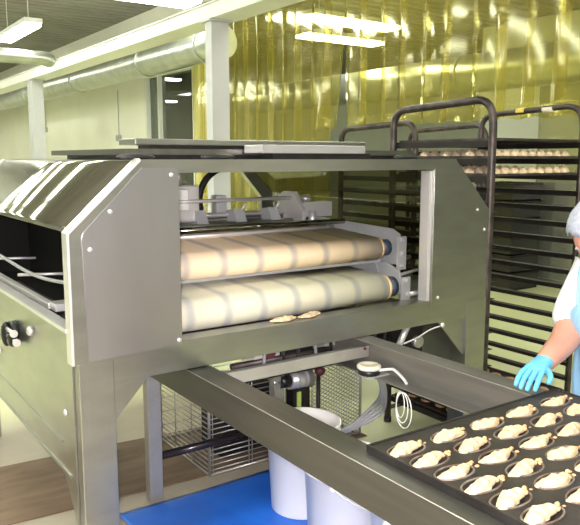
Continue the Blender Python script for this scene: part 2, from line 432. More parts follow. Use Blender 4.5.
lamp((6.1, 7.4, 3.38), 'x', 1.5, .34, 'fluorescent lamp glowing yellow through the strip curtain, upper left')
lamp((6.9, 8.6, 3.40), 'x', 1.5, .34, 'second fluorescent lamp glowing through the strip curtain, just below the first')
lamp((6.2, 4.2, 3.45), 'x', 1.4, .25, 'added back room lamp behind the racks, out of frame')  # three unseen lamps from here, added to brighten the back room
lamp((6.3, 2.6, 3.45), 'x', 1.4, .25, 'added unseen back room lamp in front of the steel cabinet')
lamp((6.2, 0, 3.45), 'x', 1.4, .25, 'added unseen back room lamp beyond the right edge')
lamp((6.7, 15.0, 3.40), 'x', 1.3, .25, 'nearer lamp seen through the interior window')
lamp((7.6, 17.2, 3.10), 'x', 1.4, .25, 'lower lamp seen through the interior window')

# back room: steel cabinet and crate stack
t = thing('steel_cabinet', 'tall grey stainless cabinet in the back room behind the rack', 'cabinet', (8.3, 3.9, 0))
b = NB(); box(b, 7.92, 8.7, 2.2, 5.79, 0, 3.0, .01); obj('cabinet_body', b, CABM, t)
for i in range(3):
    y0 = 5.78 - i * 1.18
    b = NB(); box(b, 7.89, 7.92, y0 - 1.12, y0, .1, 2.95, .006); d = obj('door', b, CABM, t)
    b = NB(); tube(b, [(7.89, y0 - 1.02, 1.1), (7.85, y0 - 1.02, 1.12), (7.85, y0 - 1.02, 1.4), (7.89, y0 - 1.02, 1.42)], .012, 8); obj('handle', b, PALE, d)
names = ['lowest', 'second lowest', 'third lowest', 'third highest', 'second highest', 'topmost']
for i in range(6):
    z = i * .225
    t = thing('crate', 'black plastic crate, %s in the stack beside the steel cabinet' % names[i], 'crate', (7.48, 5.87, z), 'crates stacked by the steel cabinet')
    b = NB(); x0, x1, y0, y1 = 7.2, 7.75, 5.58, 6.16
    for (a0, a1, c0, c1) in ((x0, x0 + .02, y0, y1), (x1 - .02, x1, y0, y1), (x0 + .02, x1 - .02, y0, y0 + .02), (x0 + .02, x1 - .02, y1 - .02, y1)): box(b, a0, a1, c0, c1, z, z + .2)
    box(b, x0, x1, y0, y1, z, z + .015); obj('crate_body', b, BLACKP, t)
    b = NB(); 
    for (a0, a1, c0, c1) in ((x0 - .015, x0 + .02, y0 - .015, y1 + .015), (x1 - .02, x1 + .015, y0 - .015, y1 + .015), (x0 + .02, x1 - .02, y0 - .015, y0 + .02), (x0 + .02, x1 - .02, y1 - .02, y1 + .015)): box(b, a0, a1, c0, c1, z + .195, z + .222)
    obj('crate_rim', b, RACKD, t)

# ------------------------------------------------------------------ the machine
MY0, MY1 = 2.33, 4.28
M = thing('pastry_machine', 'large stainless steel pastry forming machine with two fabric belts inside', 'machine', (1.775, 3.3, 0))
def end_frame(y0, y1, name):
    b = NB()
    # left upright, top beam, right upright, each an extruded piece of the same welded frame
    py(b, [(.72, .95), (1.122, .95), (1.122, 1.598), (.93, 1.598), (.72, 1.402)], y0, y1)
    py(b, [(.93, 1.598), (2.62, 1.598), (2.572, 1.646), (.98, 1.646)], y0, y1)
    py(b, [(2.424, .95), (2.822, .95), (2.822, 1.40), (2.62, 1.598), (2.424, 1.598)], y0, y1)
    return obj(name, b, STEEL, M)
end_frame(MY0, MY0 + .045, 'end_frame'); 
# far end frame is an open portal of tubes
b = NB()
YF = MY1
for pts in ([(.72, .87), (1.08, .87), (1.08, 1.36), (1.08, 1.52), (1.08, 1.646), (.98, 1.646), (.72, 1.402)], [(2.822, .87), (2.72, .87), (2.72, 1.38), (2.56, 1.56), (2.56, 1.646), (2.572, 1.646), (2.822, 1.402)], [(1.02, 1.59), (2.56, 1.59), (2.56, 1.646), (1.02, 1.646)]):
    py(b, pts, YF, YF + .05)
obj('end_frame', b, STEEL, M)
# inner jamb, its bright reflection put into the paler steel colour
b = NB(); box(b, 2.404, 2.4238, MY0 + .004, MY0 + .06, .978, 1.592, .002); obj('window_jamb', b, PALE, M)
# lower beams
b = NB(); box(b, .80, 2.75, MY0 + .001, MY0 + .09, .865, .978, .003); obj('lower_beam', b, STEEL, M)
b = NB(); box(b, .80, 2.75, YF, YF + .05, .865, .96, .003); obj('lower_beam', b, STEEL, M)
# cover sheets fixed on the end frame
def sheet(xz, label=None):
    b = NB(); py(b, xz, MY0 - .006, MY0 - .001)
    o = obj('side_sheet', b, LIT_STEEL if label else STEEL, M)
    if label: o['label'] = label
    return o
s1 = sheet([(.772, .957), (1.124, .967), (1.124, 1.60), (1.118, 1.612), (1.106, 1.617), (.985, 1.617), (.770, 1.402), (.764, 1.385)], 'side sheet left of the opening, flash reflection in its colour')
s2 = sheet([(2.428, .972), (2.795, .958), (2.795, 1.392), (2.57, 1.607), (2.438, 1.607), (2.428, 1.597)])
for (x, z, p) in ((1.095, 1.592, s1), (.865, 1.47, s1), (.79, 1.345, s1), (1.112, .985, s1), (2.47, .99, s2), (2.73, 1.40, s2), (2.785, 1.30, s2)):
    b = NB(); lathe(b, [(.0085, 0), (.0085, .003), (.005, .006), (0, .006)], (0, 0, 0), 12)
    bmesh.ops.rotate(b, verts=b.verts, cent=(0, 0, 0), matrix=Matrix.Rotation(R(90), 3, 'X')); bmesh.ops.translate(b, verts=b.verts, vec=(x, MY0 - .006, z))
    obj('screw', b, PALE, p)
# raised edge lip along the left chamfer and post
b = NB(); 
py(b, [(.714, .95), (.722, .95), (.722, 1.400), (.984, 1.642), (.978, 1.650), (.714, 1.404)], MY0 - .004, MY0 + .05); obj('edge_lip', b, PALE, M)
# legs
for (x0, x1) in ((.735, .862), (2.69, 2.83)):
    for (y0, y1) in ((MY0, MY0 + .11), (YF - .06, YF + .05)):
        b = NB(); box(b, x0, x1, y0, y1, .03, .952, .004); l = obj('leg', b, STEEL, M)
        b = NB(); lathe(b, [(.05, 0), (.05, .012), (.02, .02), (.02, .035)], ((x0 + x1) / 2, (y0 + y1) / 2, 0), 16); obj('foot', b, BLACKP, l)
# front gussets
b = NB(); py(b, [(.862, .866), (1.005, .866), (.862, .715)], MY0 + .02, MY0 + .03); obj('gusset', b, STEEL, M)
b = NB(); py(b, [(2.69, .866), (2.50, .866), (2.69, .67)], MY0 + .02, MY0 + .03); obj('gusset', b, STEEL, M)
# curved polished cover on the left shoulder
b = NB(); rows = []
N_ = 14
for i in range(N_ + 1):
    u = i / N_; x = .985 + (.722 - .985) * u; z = 1.640 + (1.404 - 1.640) * u
    bl = .006 * math.sin(math.pi * u) ; x -= bl * .68; z += bl * .73
    rows.append([b.verts.new((x, y, z)) for y in (MY0 + .05, 3.3, YF)])
for i in range(N_):
    for j in range(2):
        f = b.faces.new([rows[i][j], rows[i + 1][j], rows[i + 1][j + 1], rows[i][j + 1]]); f.smooth = True
o = obj('curved_cover', b, POLISH, M); o['label'] = 'mirror polished curved cover'
md = o.modifiers.new('t', 'SOLIDIFY'); md.thickness = .004
# smoked guard on right shoulder and right side
b = NB(); prism(b, [(2.572, MY0 + .05, 1.636), (2.572, YF, 1.636), (2.816, YF, 1.402), (2.816, MY0 + .05, 1.402)], (.004, 0, .004), (0, 0, 0)); obj('guard_pane', b, SMOKE, M)
b = NB(); box(b, 2.812, 2.816, MY0 + .05, YF, .97, 1.40); obj('guard_pane', b, SMOKE, M)
# roof
b = NB(); box(b, .98, 2.572, MY0 + .05, YF, 1.628, 1.644); obj('roof', b, STEEL, M)
# left side: lower panel (one plate with a bent bottom edge), window ledge
b = NB(); px_(b, [(MY0 + .05, 1.06), (YF, 1.06), (YF, .33), (YF - .14, .51), (2.54, .51), (2.38, .33), (MY0 + .05, .33)], .728, .734)
sp = obj('lower_side_panel', b, STEEL, M)
b = NB(); px_(b, [(2.52, .62), (YF - .1, .62), (YF - .1, .612), (2.52, .612)], .722, .728); obj('fold', b, STEEL, sp)
b = NB(); px_(b, [(2.44, .51), (YF, .51), (YF, .50), (2.44, .50)], .722, .80); obj('bottom_flange', b, STEEL, sp)
b = NB(); box(b, .71, .76, MY0 + .045, YF, 1.055, 1.07, .003); obj('window_ledge', b, PALE, M)
b = NB(); px_(b, [(MY0 + .05, 1.0), (YF, 1.0), (YF, .50), (MY0 + .05, .50)], 2.812, 2.816); obj('lower_side_panel', b, STEEL, M)
for (y, z) in ((3.455, .749), (2.46, .745)):
    b = NB()
    ellipsoid(b, (.722, y, z), (.007, .012, .012), 10, 6); obj('screw', b, PALE, sp)
# crank knob on side panel
b = NB(); tube(b, [(.73, 3.14, .905), (.70, 3.14, .905)], .05, 16); kn = obj('clamp_knob', b, BLACKP, M)
b = NB(); ellipsoid(b, (.69, 3.16, .895), (.022, .03, .055), 14, 10); obj('knob_lobe', b, BLACKP, kn)
b = NB(); ellipsoid(b, (.69, 3.06, .89), (.02, .04, .03), 14, 10); obj('knob_lobe', b, BLACKP, kn)
for dz, dy in ((.018, -.03), (-.012, -.07)):
    b = NB(); tube(b, [(.69, 3.14, .905 + dz), (.69, 3.04 + dy + .03, .905 + dz)], .008, 8); tube(b, [(.69, 3.03 + dy + .03, .905 + dz), (.69, 3.02 + dy + .03, .905 + dz)], .016, 12); obj('bolt', b, PALE, kn)
b = NB(); ellipsoid(b, (.715, 2.86, .965), (.015, .02, .02), 12, 8); obj('bolt', b, PALE, M)
# inside the left window
b = NB(); box(b, .775, .80, 2.80, YF - .1, 1.058, 1.082, .002); box(b, .78, 1.08, 2.72, 2.80, 1.06, 1.09, .002); obj('inner_tray_bar', b, PALE, M)
b = NB(); tube(b, smoothpath([(.78, 4.1, 1.20), (.79, 3.6, 1.175), (.80, 3.1, 1.155), (.82, 2.75, 1.17), (.80, 2.40, 1.225)]), .008, 6); obj('hose', b, GREYP, M)
b = NB(); tube(b, [(.78, 3.28, 1.13), (1.0, 3.18, 1.13)], .007, 8); obj('inner_rod', b, PALE, M)
b = NB(); tube(b, [(.78, 3.9, 1.13), (1.0, 3.8, 1.13)], .007, 8); obj('inner_rod', b, PALE, M)
b = NB(); box(b, .80, .86, 2.7, 3.6, 1.00, 1.05); obj('inner_channel', b, DARKM, M)
b = NB(); box(b, 1.085, 1.095, MY0 + .05, YF + .02, .98, 1.62); obj('shade_wall', b, SHADE_BLACK, M)  # black wall, shelf and bulkhead added to paint the dark of the interior
b = NB(); box(b, .74, 1.085, MY0 + .05, YF - .002, .985, .995); obj('shade_shelf', b, SHADE_BLACK, M)
b = NB(); box(b, .735, 1.084, YF - .02, YF - .005, .996, 1.40); obj('shade_bulkhead', b, SHADE_BLACK, M)
b = NB(); box(b, 1.02, 1.06, 3.25, 3.35, 1.2, 1.28, .01); obj('switch_box', b, LIME, M)

# belts
def belt(yn, zn, r, yb, zb, x0, x1, bm_, ring):
    """belt loop running round a nose roller at (yn,zn) and a tail roller at (yb,zb)"""
    th = .008; prof = []
    d = Vector((yb - yn, zb - zn)).normalized(); nrm = Vector((-d.y, d.x))
    if nrm.y < 0: nrm = -nrm
    a0 = math.atan2(nrm.y, nrm.x)
    for i in range(17):
        a = a0 + math.pi * i / 16; prof.append((yn + r * math.cos(a), zn + r * math.sin(a)))
    for i in range(17):
        a = a0 + math.pi + math.pi * i / 16; prof.append((yb + r * math.cos(a), zb + r * math.sin(a)))
    b = NB(); xs = [x0, x1]
    ra = [b.verts.new((x0, y, z)) for y, z in prof]; rb = [b.verts.new((x1, y, z)) for y, z in prof]
    for i in range(len(prof)):
        f = b.faces.new([ra[i], rb[i], rb[(i + 1) % len(prof)], ra[(i + 1) % len(prof)]]); f.smooth = True
    bmesh.ops.recalc_face_normals(b, faces=b.faces)
    o = obj('fabric_belt', b, bm_, M); md = o.modifiers.new('t', 'SOLIDIFY'); md.thickness = th
    for (y, z) in ((yn, zn), (yb, zb)):
        b = NB(); tube(b, [(x0 - .03, y, z), (x1 + .02, y, z)], r - .012, 20); obj('roller', b, GREYP, M)
    b = NB(); tube(b, [(x1 + .001, yn, zn), (x1 + .018, yn, zn)], r - .004, 24); obj('end_ring', b, TAN, M)
    b = NB(); tube(b, [(x1 + .03, yn, zn), (x1 + .075, yn, zn)], r * .72, 20); obj('bearing', b, DBLUE, M)
    return o
belt(2.625, 1.207, .058, 3.75, 1.27, 1.13, 2.335, BELT_UP, None)
belt(2.502, 1.033, .068, 3.75, 1.075, 1.13, 2.265, BELT_LO, None)
# scraper bar under upper belt
b = NB(); box(b, 1.13, 2.40, 2.66, 2.70, 1.128, 1.146); obj('scraper_bar', b, GREYP, M)
# side plates right
def side_plate(yz, x, end, bolts):
    b = NB(); px_(b, yz, x, x + .012); o = obj('belt_side_plate', b, GREYP, M)
    y0, z0, z1 = end
    b = NB(); box(b, x - .012, x + .045, y0 - .012, y0, z0, z1, .002); e = obj('end_bracket', b, PALE, M)
    for dx, dz in bolts:
        b = NB(); tube(b, [(x + dx, y0 - .012, z0 + dz), (x + dx, y0 - .022, z0 + dz)], .011, 8); obj('bolt', b, GREYP, e)
    return o
side_plate([(2.575, 1.12), (2.575, 1.275), (2.63, 1.298), (3.75, 1.335), (3.75, 1.15)], 2.445, (2.575, 1.095, 1.262), ((.02, .018), (.02, .082), (.02, .15)))
side_plate([(2.50, .985), (2.53, 1.10), (2.62, 1.13), (3.75, 1.13), (3.75, 1.0)], 2.405, (2.50, .955, 1.072), ((.03, .03), (.02, .1)))
b = NB(); px_(b, [(2.70, 1.13), (2.78, 1.13), (2.84, 1.05), (2.66, 1.05)], 2.40, 2.44); obj('spacer_bracket', b, GREYP, M)
b = NB(); tube(b, [(2.44, 2.49, .985), (2.53, 2.49, .985)], .012, 10); obj('tension_bolt', b, PALE, M)
b = NB(); tube(b, [(2.46, 2.72, 1.10), (2.80, 2.86, 1.10)], .014, 8); obj('inner_rod', b, GREYP, M)
b = NB(); tube(b, [(2.46, 2.60, 1.06), (2.80, 2.72, 1.06)], .008, 8); obj('inner_rod', b, PALE, M)
b = NB(); px_(b, [(2.50, .985), (2.53, 1.10), (3.75, 1.13), (3.75, 1.0)], 1.095, 1.10); obj('belt_side_plate', b, GREYP, M)
# rods above the belt
YR = 3.1
for (xa, xb_, y, z, r, m_) in ((1.2, 2.15, YR, 1.442, .009, PALE), (1.2, 2.30, YR, 1.315, .020, STEEL), (1.2, 2.42, YR - .12, 1.315, .016, POLISH), (1.2, 2.16, YR + .08, 1.362, .012, PALE), (1.2, 2.3, YR - .18, 1.292, .010, PALE), (1.2, 2.3, YR + .10, 1.335, .020, STEEL)):
    b = NB(); tube(b, [(xa, y, z), (xb_, y, z)], r, 12); obj('cross_rod', b, m_, M)
for x in (1.62, 1.84, 2.05):
    b = NB(); px_(b, [(YR - .02, 1.33), (YR + .10, 1.33), (YR + .09, 1.385), (YR + .02, 1.395)], x - .03, x + .03); k_ = obj('rod_clamp', b, GREYP, M)
    b = NB(); tube(b, [(x + .02, YR + .02, 1.385), (x + .035, YR + .01, 1.42)], .006, 8); obj('clamp_lever', b, PALE, k_)
b = NB(); px_(b, [(YR - .10, 1.30), (YR + .13, 1.30), (YR + .13, 1.45), (YR + .08, 1.475), (YR - .02, 1.475), (YR - .10, 1.38)], 2.16, 2.18); obj('rod_end_plate', b, PALE, M)
b = NB(); box(b, 2.19, 2.42, YR - .02, YR + .06, 1.335, 1.415, .006); ms_ = obj('motor_block', b, PALE, M)
b = NB(); ellipsoid(b, (2.25, YR, 1.435), (.035, .035, .022), 14, 8); obj('adjuster_knob', b, MESHW, ms_)
b = NB(); tube(b, [(2.26, YR - .05, 1.28), (2.26, YR - .05, 1.37)], .022, 12); obj('adjuster_post', b, PALE, M)
b = NB(); box(b, 1.44, 1.62, YR + .02, YR + .14, 1.34, 1.52, .008); obj('feed_block', b, PALE, M)
b = NB(); box(b, 1.46, 1.55, YR, YR + .02, 1.40, 1.50, .004); obj('feed_cover', b, WHITEP, M)
b = NB(); tube(b, [(1.53, YR + .06, 1.52), (1.53, YR + .06, 1.60)], .012, 8); obj('feed_pin', b, PALE, M)
b = NB(); box(b, 1.77, 1.83, YR + .12, YR + .18, 1.28, 1.46, .004); obj('upright_bracket', b, GREYP, M)
# ring gear hose behind: dark flexible hose arcs
b = NB(); tube(b, [(2.31 + .235 * math.cos(R(a_)), 4.0, 1.385 + .215 * math.sin(R(a_))) for a_ in range(70, 291, 10)], .022, 10); obj('flexible_hose', b, DARKM, M)
b = NB(); tube(b, [(1.50, YR + .3, 1.30), (1.50, YR + .3, 1.60)], .03, 12); obj('flexible_hose', b, DARKM, M)
# top covers
b = NB(); box(b, 1.02, 2.50, 2.55, 3.5, 1.664, 1.686); la = obj('top_lid', b, RAILM, M); b = NB(); box(b, 1.08, 2.44, 2.60, 3.45, 1.644, 1.664); obj('lid_spacer', b, DARKM, la)
b = NB(); box(b, 1.16, 2.41, 2.80, 2.98, 1.706, 1.732, .003); lb = obj('top_lid', b, STEEL, M)
b = NB(); box(b, 1.24, 2.36, 2.83, 2.96, 1.686, 1.706); obj('lid_spacer', b, DARKM, lb)
b = NB(); box(b, 1.53, 2.068, 2.40, 2.54, 1.670, 1.704, .003); lc = obj('top_lid', b, PALE2, M)
b = NB(); box(b, 1.60, 2.12, 2.43, 2.52, 1.644, 1.670); obj('lid_spacer', b, DARKM, lc)
for x in (.99, 1.32, 2.30):
    b = NB(); ellipsoid(b, (x, 2.385, 1.655), (.075, .018, .011), 14, 8); obj('lid_handle', b, BLACKP, M)
# underside machinery
b = NB(); box(b, 1.14, 2.60, 2.45, 4.1, .87, .90); obj('drip_pan', b, RAILM, M)
random.seed(3)
for (x0, x1, y0, y1, z0, z1, m_) in ((1.62, 1.76, 2.62, 2.74, .70, .87, PALE), (1.80, 1.98, 2.66, 2.80, .72, .87, DARKM), (2.02, 2.12, 2.62, 2.75, .70, .87, GREYP), (2.15, 2.40, 2.70, 2.95, .66, .87, DARKM), (1.55, 2.45, 2.98, 3.02, .74, .87, DARKM), (2.45, 2.56, 2.5, 3.2, .60, .87, DARKM)):
    b = NB(); box(b, x0, x1, y0, y1, z0, z1, .006); h = obj('gear_housing', b, m_, M)
    b = NB(); tube(b, [((x0 + x1) / 2, y0, (z0 + z1) / 2), ((x0 + x1) / 2, y0 - .03, (z0 + z1) / 2)], .03, 14); obj('gear_hub', b, REDM if m_ is PALE else MESHW, h)
for i in range(9):
    x = 1.66 + i * .09
    b = NB(); tube(b, [(x, 2.58, .87), (x + random.uniform(-.03, .03), 2.58, .73)], .008, 8); obj('hanging_rod', b, (GREYP, RACKM, RACKM)[i % 3], M)
b = NB(); tube(b, [(1.5, 2.62, .74), (2.44, 2.62, .74)], .014, 10); obj('drive_shaft', b, RACKM, M)
b = NB(); box(b, 1.72, 2.56, 2.86, 2.89, .56, .87, .004); obj('chain_guard', b, DARKM, M)
b = NB(); tube(b, [(2.285, 2.39, .765), (2.348, 2.39, .87)], .016, 8); obj('strut', b, PALE, M)
b = NB(); tube(b, smoothpath([(2.30, 2.37, .78), (2.38, 2.36, .80), (2.44, 2.345, .83), (2.51, 2.335, .845)]), .004, 6); st = obj('thin_wire', b, PALE, M)
b = NB(); ellipsoid(b, (2.51, 2.325, .85), (.013, .01, .013), 10, 8); obj('wire_bolt', b, PALE, st)

# two scraps of dough on the sill
def dough_mesh(seed, L_=.115, W_=.052, H_=.026):
    random.seed(seed); b = NB()
    res = bmesh.ops.create_icosphere(b, subdivisions=4, radius=1.0)
    for v in res['verts']:
        p = v.co.copy()
        n1 = noise.noise(p * 1.7 + Vector((seed * 3.1, 0, 0))); n2 = noise.noise(p * 4.5 + Vector((0, seed * 5.3, 0)))
        u = p.x
        wid = 1 - .25 * max(0, u) - .1 * abs(u)
        ruf = 1 + .16 * n1 + .16 * n2 + .06 * math.sin(13 * u)
        x = p.x * L_ / 2 * (1 + .06 * n1); y_ = p.y * W_ / 2 * wid * ruf + .006 * math.sin(3 * u + seed)
        z = p.z * H_ / 2 * ruf * (1 + .12 * math.sin(11 * u + 2 * p.y))
        if p.z < 0: z *= .35
        v.co = Vector((x, y_, z + H_ * .17))
    zmin = min(v.co.z for v in b.verts)
    for v in b.verts: v.co.z -= zmin
    for f in b.faces: f.smooth = True
    return b
for (x, y, s, sd, lab) in ((1.623, 2.385, 1.15, 11, 'flat pale dough piece on machine sill, left of two'), (1.760, 2.388, 1.1, 12, 'flat pale dough piece on machine sill, right of two')):
    b = dough_mesh(sd, .125 * s, .045, .026)
    o = obj('dough_piece', b, DOUGH); o.location = (x, y, .978); o.rotation_euler = (0, 0, R(4 if sd == 11 else 8)); tag(o, lab, 'pastry', 'dough pieces on the machine sill')

# ------------------------------------------------------------------ conveyor frame
K = thing('conveyor_frame', 'dark steel conveyor rail frame running out from under the machine', 'conveyor', (1.6, 1.9, 0))
def channel(xw, xf, y0, y1, z0, z1, t_=.005):
    b = NB(); s = 1 if xf > xw else -1
    pts = [(xw, z0), (xf, z0), (xf, z0 + t_), (xw + s * t_, z0 + t_), (xw + s * t_, z1 - t_), (xf - s * t_ * 0, z1 - t_), (xf, z1), (xw, z1)]
    py(b, pts, y0, y1); return b
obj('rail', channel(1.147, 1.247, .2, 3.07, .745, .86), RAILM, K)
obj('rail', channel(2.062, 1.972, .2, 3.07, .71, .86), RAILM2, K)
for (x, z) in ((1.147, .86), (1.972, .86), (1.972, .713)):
    b = NB(); tube(b, [(x, .2, z), (x, 3.07, z)], .0014, 6); obj('edge_highlight', b, LEGM, K)  # thin paler tubes that paint the highlight along the rail edges
b = NB(); box(b, 1.247, 2.056, 2.34, 2.375, .764, .814, .003); cb = obj('cross_bar', b, LEGM, K)
b = NB(); box(b, 1.247, 2.056, 2.375, 2.40, .764, .772); obj('cross_bar_flange', b, LEGM, cb)
b = NB(); tube(b, [(2.03, 2.335, .805), (2.03, 2.341, .805)], .007, 8); obj('bolt', b, REDM, cb)
b = NB(); box(b, 1.272, 1.34, 3.015, 3.07, .0, .745, .004); obj('support_leg', b, LEGM, K)
b = NB(); box(b, 1.147, 1.272, 3.015, 3.055, .70, .745); obj('leg_bracket', b, RAILM, K)
b = NB(); box(b, 1.99, 2.055, 3.015, 3.07, .0, .71, .004); obj('support_leg', b, LEGM, K)
b = NB(); tube(b, [(1.34, 3.045, .215), (1.99, 3.045, .215)], .021, 14); obj('stretcher_pipe', b, mat('black_pipe', (.03, .025, .03), .2, .4), K)
for x in (1.15, 2.0):
    b = NB(); box(b, x, x + .06, .3, .36, 0, .745 if x < 1.5 else .71, .004); obj('support_leg', b, LEGM, K)

# photo-eye puck with its white cable
t = thing('sensor', 'round white topped sensor puck with cable on the right conveyor rail', 'sensor', (1.978, 2.25, .715))
b = NB(); box(b, 1.93, 2.055, 2.20, 2.30, .715, .720, .001); obj('mount_plate', b, GREYP, t)
b = NB(); lathe(b, [(.044, .005), (.049, .008), (.049, .024), (.045, .028)], (1.978, 2.25, .715), 24); obj('sensor_base', b, BLACKP, t)
b = NB(); lathe(b, [(.048, .028), (.053, .032), (.053, .042), (.047, .048), (.036, .0495), (.034, .047), (0, .047)], (1.978, 2.25, .715), 32); obj('sensor_cap', b, TAPEW, t)
b = NB(); tube(b, smoothpath([(2.0, 2.21, .742), (2.03, 2.17, .752), (2.035, 2.15, .752), (2.03, 2.09, .73), (2.02, 2.06, .718)]), .0065, 8); obj('sensor_cable', b, WCORD, t)
# cable bundle
t = thing('cable_bundle', 'bundle of thick grey cables sagging below the right rail', 'cables', (2.1, 2.30, .7))
for i in range(4):
    d = i * .012
    b = NB(); tube(b, smoothpath([(2.02 + d, 2.26, .705), (2.10 + d, 2.31 + d * .5, .64), (2.22 + d, 2.44, .52 - d * .3), (2.31 + d, 2.60 - d, .40 - d * .8), (2.21 + d, 2.62, .325 - d * .6), (2.13, 2.66 + d, .29 - d), (2.06, 2.84 + d, .25)]), .0075, 8); obj('cable', b, CORDM, t)
t = thing('cable_loop', 'thin white cable looped over the right rail flange', 'cable', (2.05, 2.0, .71))
for i in range(3):
    w_ = .022 + .010 * i; d_ = .11 + .02 * i
    pts = [(1.968, 2.04 - .0 + w_ * math.cos(a) * 1.1 - .01 * i, .70 - d_ / 2 + d_ / 2 * math.sin(a)) for a in [2 * math.pi * k / 24 for k in range(25)]]
    b = NB(); tube(b, pts, .0022, 6, cap=False); obj('cable_turn', b, WCORD, t)

# ------------------------------------------------------------------ baking tray on the rails
TX0, TX1, TY0, TY1 = 1.216, 2.035, .79, 1.372
cups = [(1.28 + .163 * i, 1.30 - .085 * j) for j in range(6) for i in range(5)]
t = thing('baking_tray', 'dark moulded baking tray lying across the conveyor rails', 'tray', (1.62, 1.1, .861))
b = NB(); nx, ny = 190, 140; g = []
for j in range(ny + 1):
    row = []
    for i in range(nx + 1):
        x = TX0 + (TX1 - TX0) * i / nx; y = TY0 + (TY1 - TY0) * j / ny
        ci = min(max(round((x - 1.28) / .163), 0), 4); cj = min(max(round((1.30 - y) / .085), 0), 5)
        cx, cy = 1.28 + .163 * ci, 1.30 - .085 * cj
        r = math.hypot((x - cx) / .063, (y - cy) / .034)
        z = .8785
        if r < 1: z -= .016 * (1 - r * r) ** .6
        row.append(b.verts.new((x, y, z)))
    g.append(row)
for j in range(ny):
    for i in range(nx):
        f = b.faces.new([g[j][i], g[j][i + 1], g[j + 1][i + 1], g[j + 1][i]]); f.smooth = True
obj('tray_sheet', b, TRAYM, t)
b = NB()
box(b, TX0 - .008, TX0, TY0 - .008, TY1 + .008, .861, .882, .0015); box(b, TX1, TX1 + .008, TY0 - .008, TY1 + .008, .861, .882, .0015)
box(b, TX0, TX1, TY1, TY1 + .008, .861, .882, .0015); box(b, TX0, TX1, TY0 - .008, TY0, .861, .882, .0015)
obj('tray_rim', b, TRAYM, t)
for (cx, cy) in cups:
    b = NB(); tube(b, [(cx + (.061) * math.cos(a), cy + .033 * math.sin(a), .8785) for a in [2 * math.pi * k / 28 for k in range(29)]], .0028, 6, cap=False); obj('mould_rim', b, RUST, t)
dm = []
for s in range(6):
    o = obj('dough_pastry', dough_mesh(s + 1, .132, .046, .034), DOUGH); cr = NB()
    for q in range(5): ellipsoid(cr, (.055 + .006 * q, random.uniform(-.012, .012), .006 + random.uniform(0, .006)), (.008, .006, .006), 8, 6)
    c = obj('crumb_tail', cr, CRUMB, o); c['label'] = 'brown crumbly filling at the tip'
    dm.append(o)
rown = ['far row', 'second row', 'third row', 'fourth row', 'fifth row', 'nearest row']
coln = ['beside left rail', 'second from left rail', 'middle column', 'second from right rail', 'beside right rail']
for k, (cx, cy) in enumerate(cups):
    i, j = k % 5, k // 5
    src = dm[k % 6 if k < 6 else random.randrange(6)]
    lab = 'raw cream dough pastry on baking tray, %s, %s' % (rown[j], coln[i])
    loc = (cx - .004 + random.uniform(-.005, .005), cy + random.uniform(-.003, .003), .868); rz = R(random.uniform(2, 11))
    if k < 6:
        o = dm[k]; o.location = loc; o.rotation_euler = (0, 0, rz); tag(o, lab, 'pastry', 'dough pastries on the baking tray')
    else:
        o = dup(src, loc, lab, 'dough pastries on the baking tray', rz); o['category'] = 'pastry'

# ------------------------------------------------------------------ buckets, blue sheet, card, cage
def bucket(x, y, h, r, label, handle_side):
    t = thing('bucket', label, 'bucket', (x, y, .014), 'white buckets under the conveyor')
    z = .014
    b = NB(); lathe(b, [(r * .86, 0), (r * .87, .004), (r * .985, h - .05), (r * 1.03, h - .048), (r * 1.03, h - .035), (r, h - .033), (r * 1.0, h - .012), (r * 1.05, h - .008), (r * 1.05, h), (r * .98, h), (r * .95, h - .05), (r * .83, .006), (0, .006)], (x, y, z), 40); obj('bucket_body', b, BUCKM, t)
    b = NB(); pts = []
    for a in [R(i * 12) for i in range(16)]:
        pts.append((x + math.cos(a + handle_side) * r * 1.07, y + math.sin(a + handle_side) * r * 1.07, z + h - .06 - .13 * math.sin(a * 180 / 180) * 1.0))
    tube(b, pts, .004, 6); obj('bail_handle', b, WCORD, t)
    for a in (0, math.pi):
        b = NB(); ellipsoid(b, (x + math.cos(a + handle_side) * r * 1.04, y + math.sin(a + handle_side) * r * 1.04, z + h - .06), (.014, .014, .018), 10, 8); obj('handle_lug', b, BUCKM, t)
    return t
bucket(1.855, 2.57, .42, .172, 'white plastic bucket, its rim visible above the left rail', R(190))
bucket(1.755, 2.13, .428, .172, 'white plastic bucket behind the left rail, middle of three', R(215))
bucket(1.755, 1.72, .44, .172, 'white plastic bucket nearest the camera under the baking tray', R(190))
b = NB(); nx, ny = 60, 50; g = []
for j in range(ny + 1):
    row = []
    for i in range(nx + 1):
        u, v = i / nx, j / ny
        x = 1.10 + 1.15 * u; y = 1.35 + 1.64 * v
        z = .006 + .004 * (noise.noise(Vector((x * 5, y * 5, 0))) + 1) * .5
        # overlapping folded flap
        if x > 1.50 + .25 * (2.95 - y) and y < 2.93 and x < 2.2: z += .004
        row.append(b.verts.new((x + .012 * noise.noise(Vector((0, y * 3, 1))), y + .012 * noise.noise(Vector((x * 3, 0, 2))) * v, min(z, .0139))))
    g.append(row)
for j in range(ny):
    for i in range(nx): f = b.faces.new([g[j][i], g[j][i + 1], g[j + 1][i + 1], g[j + 1][i]]); f.smooth = True
o = obj('plastic_sheet', b, BLUEM); md = o.modifiers.new('t', 'SOLIDIFY'); md.thickness = .005
tag(o, 'bright blue plastic sheet spread on the floor under the buckets', 'plastic sheet')
b = NB(); pz(b, [(-.6, 3.22), (.5, 3.20), (2.68, 3.055), (2.68, 3.66), (1.4, 3.80), (-.6, 3.95)], .001, .006)
o = obj('card_sheet', b, BROWN); tag(o, 'brown sheet lying flat on the floor under the machine', 'floor sheet')

